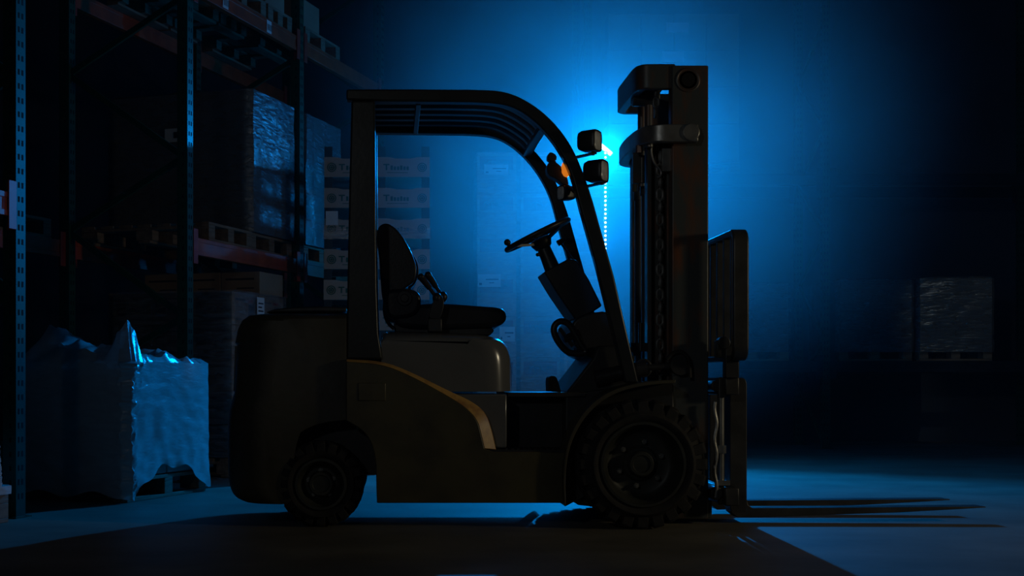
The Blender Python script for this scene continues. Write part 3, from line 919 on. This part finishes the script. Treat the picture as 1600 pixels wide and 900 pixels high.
def bars(b, face, rows, off, th=.0015):
    for (x0, x1, z0, z1) in rows:
        if face == 'x': b.box(x0, x1, off-th, off, z0, z1)
        else: b.box(off-th, off, x0, x1, z0, z1)

S1 = Vector((X(360, 10.4), 10.4, 0)) - RN*.02
LH = .254
def prS1(b):
    wave(b, 'y', .05, .20, .09, .16, 3, -.001)
    bars(b, 'y', ((.22, .31, .08, .17), (.05, .22, .20, .212), (.06, .19, .045, .055), (.24, .30, .205, .22)), 0)
    bars(b, 'x', ((.06, .22, .19, .205), (.06, .16, .04, .05), (.28, .38, .08, .17)), 0)
def prS1r(b):
    bars(b, 'y', ((.23, .32, .185, .20),), 0)
    bars(b, 'x', ((.26, .36, .185, .205),), 0)
make_pallet('wooden pallet under the brown printed cartons in the rack', S1, RZ, .96, 1.08)
cp = carton_proto(.462, .342, LH-.002, M['card'], 'carton', 'brown printed carton stacked under the red shelf beam of the rack', ((M['ink'], prS1), (M['redink'], prS1r)))
first = True
for k in range(5):
    for i in range(2):
        for j in range(3):
            loc = at_row(S1, .012+i*.475, .012+j*.348, .146+k*LH)
            names = ('bottom', 'second', 'third', 'fourth', 'fifth')
            lab = 'brown printed carton under red beam, %s layer, %s %s column' % (names[k], ('front', 'rear')[i], ('aisle side', 'middle', 'far side')[j])
            if first:
                c = cp; c.location = loc; c.rotation_euler = (0, 0, RZ); c['label'] = lab; c['group'] = 'brown cartons under the shelf'; first = False
            else:
                copy_thing(cp, loc, RZ, lab, 'brown cartons under the shelf')
cp2 = carton_proto(.44, .342, .185, M['card'], 'carton', '', ((M['ink'], lambda b: bars(b, 'y', ((.05, .3, .12, .135), (.05, .2, .05, .06)), 0)),))
for j in range(3):
    loc = at_row(S1, .50, .012+j*.348, .147+5*LH)
    lab = 'flat brown carton topmost under the red beam, %s column' % ('aisle side', 'middle', 'far side')[j]
    if j == 0:
        cp2.location = loc; cp2.rotation_euler = (0, 0, RZ); cp2['label'] = lab; cp2['group'] = 'flat brown cartons under the shelf'
    else:
        copy_thing(cp2, loc, RZ, lab, 'flat brown cartons under the shelf')
fS = film_shell(.965, 1.07, .155, 1.425, .010, None, (), 0, 5, 90, 18, False, .012)
fo_ = fS.build('stretch_film', M['filmclear'], None)
fo_.location = S1; fo_.rotation_euler = (0, 0, RZ)
tag(fo_, 'clear stretch film around the brown cartons under the red shelf beam', 'stretch film')
def sheet_label(name, label, o, t, s_, z, w, h, face):
    b = MB(); k = MB()
    if face == 'd':      # on the aisle face, runs along the row
        b.box(0, w, -.002, 0, 0, h)
        for i in range(3): k.box(.15*w, (.85-.2*(i % 2))*w, -.0035, -.0021, h*(.25+.2*i), h*(.32+.2*i))
    else:
        b.box(-.002, 0, 0, w, 0, h)
        for i in range(3): k.box(-.0035, -.0021, .15*w, (.85-.2*(i % 2))*w, h*(.25+.2*i), h*(.32+.2*i))
    r = thing(name, label, 'label', at_row(o, t, s_, z), RZ)
    b.build('paper', M['paper'], r, local=True); k.build('print', M['ink'], r, local=True)
    return r
sheet_label('paper_label', 'white paper label near the top of the film around the brown cartons', S1, .37, -.026, 1.24, .13, .15, 'd')
sheet_label('paper_label', 'white paper label lower on the film beside the forklift counterweight', S1, .10, -.026, .78, .12, .19, 'd')

# --- shelf level: empty pallet, wrapped loads
ZB = LV[0]+.0635
make_pallet('empty wooden pallet on the red beam in front of the tall wrapped load', at_row(C0, .35, .03, ZB), RZ, .74, 1.1)
def tall_load(t, lab_p, lab_l, h, w=1.28, l=.80, z=ZB, o=C0):
    make_pallet(lab_p, at_row(o, t, .05, z), RZ, l, w-.1)
    r = thing('wrapped_load', lab_l, 'wrapped load', at_row(o, t, .05, z+.146), RZ, 'film wrapped loads on the green rack')
    g = MB()
    for k in range(5):
        for j in range(3):
            g.box(.012, l-.012, .012+j*(w-.02)/3, .012+(j+1)*(w-.02)/3-.012, k*h/5+.002, (k+1)*h/5-.004)
    g.build('goods', M['goods'], r, .008, local=True)
    s_ = MB()
    for x in (.22, .50): s_.box(x, x+.03, -.004, .012, .02, h-.02)
    s_.box(-.004, .012, .70, .74, .02, h-.02).box(-.004, .012, .14, .20, .02, h-.02)
    s_.build('edge_strap', M['plastic'], r, local=True)
    film_shell(l, w, .002, h, .014, None, (), .02, t*3, 120, 30).build('film', M['filmload'], r, local=True)
    return r
ta = tall_load(1.105, 'wooden pallet under the tall film wrapped load on the red beam', 'tall grey film wrapped load with white label on the green rack shelf', 1.14)
b = MB(); b.box(-.047, -.045, .56, .75, .75, .86)
b.build('label', M['paper'], ta, local=True)['label'] = 'white shipping label'
b = MB(); b.box(-.0485, -.0471, .62, .67, .78, .83); b.build('label_print', M['ink'], ta, local=True)
tall_load(2.16, 'wooden pallet under the second wrapped load past the middle rack post', 'grey film wrapped load on the green rack shelf, just beside the fruit trays', 1.14)
# pallet on the rear beams at left
make_pallet('wooden pallet on the orange beam behind the nearest green upright', at_row(C0, -.98, FD-.03, ZB), RZ, .8, 1.0)
# top level
make_pallet('wooden pallet on the labelled top beam of the green rack', at_row(C0, .55, .03, LV[1]+.0635), RZ, .8, 1.0)
make_pallet('second wooden pallet on the top beam, next to the rack post', at_row(C0, 1.39, .03, LV[1]+.0635), RZ, .48, 1.0)
c3 = carton_proto(.38, .45, .26, M['card'], 'carton', 'brown carton on the top shelf beside the rack post, nearest the aisle', ())
c3.location = at_row(C0, 1.44, .08, LV[1]+.0635+.146); c3.rotation_euler = (0, 0, RZ); c3['group'] = 'cartons on the top shelf'
copy_thing(c3, at_row(C0, 1.44, .56, LV[1]+.0635+.146), RZ, 'brown carton on the top shelf, behind the carton nearest the aisle', 'cartons on the top shelf')
make_pallet('wooden pallet on the top beam of the green rack, past the middle post', at_row(C0, 2.15, .03, LV[1]+.0635), RZ, .8, 1.0)
c4 = copy_thing(c3, at_row(C0, 2.20, .08, LV[1]+.0635+.146), RZ, 'brown carton on the top shelf beyond the middle rack post', 'cartons on the top shelf')

# ------------------------------------------------------------------ stack of fruit trays behind the cab
TY = 11.2
tx0, tx1 = X(506, TY), X(672, TY)
tw = (tx1-tx0)/2
TP = .2505
make_pallet('wooden pallet under the stack of open fruit trays', (tx0-.01, TY-.005, 0), 0, tx1-tx0+.02, .82)
def tray_proto(mirror, label):
    t = thing('fruit_tray', label, 'tray')
    w, d, h = tw-.004, .80, TP-.003
    low_, cor = .150, h                         # long wall height, raised corners
    b = MB()
    ol = [(0, 0), (w, 0), (w, h-.0), (w-.085, h), (w-.11, low_+.01), (w-.15, low_), (.15, low_), (.11, low_+.01), (.085, h), (0, h)]
    for y in (0, d-.008):
        b.prism([(x, z if z < low_+.02 else (low_+.012)) for x, z in ol], y, y+.008)
    b.box(.0, .008, .008, d-.008, 0, low_).box(w-.008, w, .008, d-.008, 0, low_).box(.008, w-.008, .008, d-.008, 0, .008)
    c = b; c.mi = 1
    for x in ((0, .075) if mirror else (w-.075, w), ) if False else ((0, .07), (w-.07, w)):
        for y in (.0, d-.012): c.box(x[0]+.002, x[1]-.002, y+.001, y+.012, low_+.012, h)
    b.build('tray_wall', (M['cardpale'], M['crate']), t, local=True)
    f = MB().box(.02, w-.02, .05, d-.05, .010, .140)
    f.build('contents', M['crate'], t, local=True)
    g = MB()
    lx = .062 if mirror else w-.062
    g.torus((lx, -.0005, .078), (0, 1, 0), .034, .004, 24, 6).torus((lx, -.0005, .078), (0, 1, 0), .020, .004, 20, 6)
    for a in (0, 60, 120):
        dx, dz = .02*math.cos(math.radians(a)), .02*math.sin(math.radians(a))
        g.tube([(lx-dx, -.0005, .078-dz), (lx+dx, -.0005, .078+dz)], .003, 5)
    g.build('emblem', M['greenink'], t, local=True)
    g = MB()
    xs = .12 if mirror else .05
    bars(g, 'x', ((xs+.02, xs+.032, .055, .105), (xs, xs+.05, .096, .106)), 0)
    for k in range(6): bars(g, 'x', ((xs+.06+.026*k, xs+.078+.026*k, .056, .085+.008*(k % 3 == 0)),), 0)
    bars(g, 'x', ((xs+.03, xs+.20, .032, .037),), 0)
    g.build('print', M['greenink'], t, local=True)
    return t
protos = [tray_proto(True, ''), tray_proto(False, '')]
words_ = ('top', 'second', 'third', 'fourth', 'fifth', 'sixth', 'seventh', 'eighth', 'ninth', 'bottom')
nT = 10
zt0 = Z(232.5, TY)
base = .146
for k in range(nT):
    for j in range(2):
        loc = (tx0+j*tw+.002+random.uniform(-.0008, .0008)-(.004 if k > 3 else 0), TY+random.uniform(0, .012), base+(nT-1-k)*TP)
        lab = 'pale cardboard fruit tray, %s in the column nearer the %s' % (words_[k], ('green rack', 'steering wheel')[j])
        if k == 0:
            o = protos[j]; o.location = loc; o['label'] = lab; o['group'] = 'fruit trays in the stack'
        else:
            copy_thing(protos[j], loc, 0, lab, 'fruit trays in the stack')
r = thing('paper_label', 'square white paper label on a fruit tray beside the rear pillar', 'label', (X(509, TY), TY-.004, Z(352, TY)), 0)
MB().box(0, .10, -.002, 0, 0, .115).build('paper', M['paper'], r, local=True)
fb = MB()
pts = []
for i in range(26):
    x = tx0-.006+(tx1-tx0+.012)*i/25
    pts.append(x)
for lo, hi in ((Z(374, TY), Z(357, TY)),):
    rows = []
    for v in range(7):
        z = lo+(hi-lo)*v/6
        rows.append([(x, TY-.016-.010*abs(noise.noise(Vector((x*14, z*30, 1)))), z+.006*noise.noise(Vector((x*9, v, 4)))) for x in pts])
    vv = [[fb.bm.verts.new(p) for p in r_] for r_ in rows]
    for a_, b_ in zip(vv, vv[1:]):
        for i in range(25): fb.bm.faces.new((a_[i], a_[i+1], b_[i+1], b_[i]))
fo2 = fb.build('film_band', M['filmclear'], None)
tag(fo2, 'crumpled clear film band around the fruit trays below the white label', 'stretch film')

# ------------------------------------------------------------------ tall carton stack behind the cab
KY = 14.0
kx0 = X(745, KY)
make_pallet('wooden pallet under the tall carton stack behind the cab', (kx0-.01, KY-.005, 0), 0, 1.32, .82)
def prK(b):
    bars(b, 'x', ((.03, .37, .24, .375),), 0, .0012)
def prK2(b):
    wave(b, 'x', .07, .25, .265, .345, 4, -.003, .006)
    bars(b, 'x', ((.27, .33, .30, .33),), -.0014)
kp = carton_proto(.402, .40, .416, M['cardpale'], 'carton', '', ((M['redink'], prK), (M['ink'], prK2)))
kn = ('bottom', 'second', 'third', 'fourth', 'fifth', 'sixth', 'top')
first = True
for k in range(7):
    for j in range(3):
        for i in range(2):
            loc = (kx0+j*.446, KY+i*.412, .146+k*.4185)
            lab = 'red banded carton, %s layer, %s column%s of the stack behind the steering wheel' % (kn[k], ('first', 'second', 'third')[j], ('', ', rear row')[i])
            if first:
                kp.location = loc; kp['label'] = lab; kp['group'] = 'cartons in the tall stack'; first = False
            else:
                copy_thing(kp, loc, 0, lab, 'cartons in the tall stack')
fK = film_shell(1.30, .816, .15, 3.08, .014, None, (), 0, 2, 100, 40, False, .022)
fo3 = fK.build('stretch_film', M['filmclear'], None)
fo3.location = (kx0, KY, 0)
tag(fo3, 'clear stretch film around the tall carton stack behind the cab', 'stretch film')
for (x0, y0, x1, y1, lab) in ((756, 258, 794, 274, 'white label on film at the top of the tall carton stack'), (746, 429, 782, 449, 'white label on film halfway down the tall carton stack'), (780, 511, 804, 534, 'white label on film low on the tall carton stack, behind the seat')):
    r = thing('paper_label', lab, 'label', (X(x0, KY), KY-.044, Z(y1, KY)), 0)
    w_, h_ = (x1-x0)*KY/F, (y1-y0)*KY/F
    MB().box(0, w_, -.002, 0, 0, h_).build('paper', M['paper'], r, local=True)
    kk = MB().box(.35*w_, .9*w_, -.0035, -.0021, .55*h_, .64*h_).box(.5*w_, .7*w_, -.0035, -.0021, .3*h_, .37*h_).box(.06*w_, .18*w_, -.0035, -.0021, .15*h_, .32*h_)
    kk.build('print', M['ink'], r, local=True)

# ------------------------------------------------------------------ back rack on the right
RY = 15.0
rb = thing('pallet_rack', 'dark pallet rack in the haze along the back wall', 'pallet rack', (2.1, RY, 0), 0, None)
for t in (0, 2.6, 5.2):
    post(rb, t, 0, 5.6); post(rb, t, FD-.09, 5.6)
    for (za, sa), (zb, sb) in zip(zz, zz[1:]):
        brace(rb, (t+.04, .05 if sa == 0 else FD-.06, za), (t+.04, .05 if sb == 0 else FD-.06, zb))
for t in (0, 2.6):
    for z in (.90, 2.95):
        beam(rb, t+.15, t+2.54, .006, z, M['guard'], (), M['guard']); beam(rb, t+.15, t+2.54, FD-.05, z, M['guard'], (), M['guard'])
for (x, w_, h_, lp_, ll_) in ((3.55, .80, .70, 'wooden pallet under the wrapped load nearest the mast on the back rack', 'film wrapped load on the back rack, nearest the load backrest'),
                              (4.90, .80, .74, 'wooden pallet under the middle wrapped load on the back rack', 'film wrapped load on the back rack between two others'),
                              (5.78, .80, .76, 'wooden pallet under the back rack load furthest from the forklift', 'shiny film wrapped load on the back rack, furthest from the forklift')):
    make_pallet(lp_, (x, RY+.05, .9635), 0, w_, 1.0)
    r = thing('wrapped_load', ll_, 'wrapped load', (x, RY+.05, .9635+.146), 0, 'film wrapped loads on the back rack')
    g = MB()
    for k in range(3):
        for j in range(2): g.box(.012+j*.39, .398+j*.385, .012, .99, k*h_/3+.002, (k+1)*h_/3-.004)
    g.build('goods', M['goods'], r, .008, local=True)
    film_shell(w_, 1.0, -.05, h_, .022, None, (), .02, x*3, 110, 26).build('film', M['filmload'], r, local=True)
# tall cartons on the upper level
ux0 = X(950, RY+.05)
uw = (X(1155, RY+.05)-ux0)/4
make_pallet('wooden pallet under the high cartons behind the mast top', (ux0, RY+.03, 3.0135), 0, uw*4, 1.0)
up = carton_proto(uw-.008, .48, .40, M['card'], 'carton', '', ())
hn = ('bottom', 'second', 'third', 'top')
first = True
for k in range(4):
    for j in range(4):
        loc = (ux0+j*uw+.004, RY+.05, 3.0135+.146+k*.404)
        lab = 'carton on the high shelf behind the mast, %s row, %s column from the cab' % (hn[k], ('first', 'second', 'third', 'fourth')[j])
        if first:
            up.location = loc; up['label'] = lab; up['group'] = 'cartons on the high back shelf'; first = False
        else:
            copy_thing(up, loc, 0, lab, 'cartons on the high back shelf')

for (x0, y0, x1, y1, lab) in ((1041, 35, 1076, 51, 'pale label on the upper high carton above the mast top'), (1034, 80, 1069, 97, 'pale label on the high carton just above the mast crossmember')):
    yy = RY+.047
    r = thing('paper_label', lab, 'label', (X(x0, yy), yy, Z(y1, yy)), 0)
    MB().box(0, (x1-x0)*yy/F, -.002, 0, 0, (y1-y0)*yy/F).build('paper', M['paper'], r, local=True)

# ------------------------------------------------------------------ blue light on its stand
ls = thing('light_stand', 'blue flood lamp with a vertical strip of LED dots on a stand behind the forklift', 'light', (LAMP.x, LAMP.y+.02, 0))
MB().cyl((LAMP.x, LAMP.y+.02, .05), (LAMP.x, LAMP.y+.02, LAMP.z+.05), .016, 14).build('pole', M['black'], ls)
tb = MB()
for k in range(3):
    a = math.radians(90+120*k)
    tb.cyl((LAMP.x, LAMP.y+.02, .55), (LAMP.x+.42*math.cos(a), LAMP.y+.02+.42*math.sin(a), .012), .011, 10)
tb.build('tripod_leg', M['black'], ls)
zl0, zl1 = 1.92, LAMP.z-.01
sb = MB().box(LAMP.x-.022, LAMP.x+.022, LAMP.y-.022, LAMP.y+.003, zl0, zl1).build('led_strip', M['black'], ls)
ld_ = MB()
n = 25
for k in range(n):
    z = zl0+.03+(zl1-zl0-.05)*k/(n-1)
    ld_.ball((LAMP.x, LAMP.y-.026, z), .0112, n=8)
ld_.build('led_dots', M['led'], sb)['label'] = 'white glowing LED dots'
fh = MB()
cc = Vector((LAMP.x-.005, LAMP.y-.01, LAMP.z+.015))
u_ = Vector((.065, 0, -.055)); v_ = Vector((.012, 0, .014)); w__ = Vector((0, .02, 0))
fh.obox(cc+Vector((0, .022, 0)), u_*1.12, v_*1.6, w__)
fh.build('flood_housing', M['black'], ls)
MB().obox(cc-Vector((0, .004, 0)), u_, v_, w__*.2).build('flood_face', M['flood'], ls)['label'] = 'white glowing lamp face'

# ------------------------------------------------------------------ haze
hz = MB().box(*HAZE['x'], *HAZE['y'], *HAZE['z']).build('haze', M['wall'])
tag(hz, 'blue lit smoke haze hanging behind the forklift', 'haze', None, 'stuff')
hm = bpy.data.materials.new('haze'); hm.use_nodes = True
nt = hm.node_tree; nt.nodes.clear()
ho = nt.nodes.new('ShaderNodeOutputMaterial')
vsn = nt.nodes.new('ShaderNodeVolumeScatter')
vsn.inputs['Color'].default_value = (.92, .96, 1, 1)
vsn.inputs['Anisotropy'].default_value = HAZE['aniso']
geo = nt.nodes.new('ShaderNodeNewGeometry')
mp = nt.nodes.new('ShaderNodeVectorMath'); mp.operation = 'SUBTRACT'; mp.inputs[1].default_value = HAZE['centre']
sc_ = nt.nodes.new('ShaderNodeVectorMath'); sc_.operation = 'DIVIDE'; sc_.inputs[1].default_value = HAZE['size']
ln = nt.nodes.new('ShaderNodeVectorMath'); ln.operation = 'LENGTH'
nt.links.new(geo.outputs['Position'], mp.inputs[0]); nt.links.new(mp.outputs[0], sc_.inputs[0]); nt.links.new(sc_.outputs[0], ln.inputs[0])
mr = nt.nodes.new('ShaderNodeMapRange'); mr.interpolation_type = 'SMOOTHSTEP'
mr.inputs['From Min'].default_value = 1; mr.inputs['From Max'].default_value = .1
mr.inputs['To Min'].default_value = HAZE['thin']; mr.inputs['To Max'].default_value = HAZE['density']
nt.links.new(ln.outputs['Value'], mr.inputs['Value'])
nz = nt.nodes.new('ShaderNodeTexNoise'); nz.inputs['Scale'].default_value = .9; nz.inputs['Detail'].default_value = 3
nt.links.new(geo.outputs['Position'], nz.inputs['Vector'])
m2 = nt.nodes.new('ShaderNodeMapRange'); m2.inputs['From Min'].default_value = .3; m2.inputs['From Max'].default_value = .7
m2.inputs['To Min'].default_value = .45; m2.inputs['To Max'].default_value = 1.45
nt.links.new(nz.outputs['Fac'], m2.inputs['Value'])
mu = nt.nodes.new('ShaderNodeMath'); mu.operation = 'MULTIPLY'
nt.links.new(mr.outputs[0], mu.inputs[0]); nt.links.new(m2.outputs[0], mu.inputs[1])
nt.links.new(mu.outputs[0], vsn.inputs['Density'])
nt.links.new(vsn.outputs[0], ho.inputs['Volume'])
hz.data.materials.clear(); hz.data.materials.append(hm)
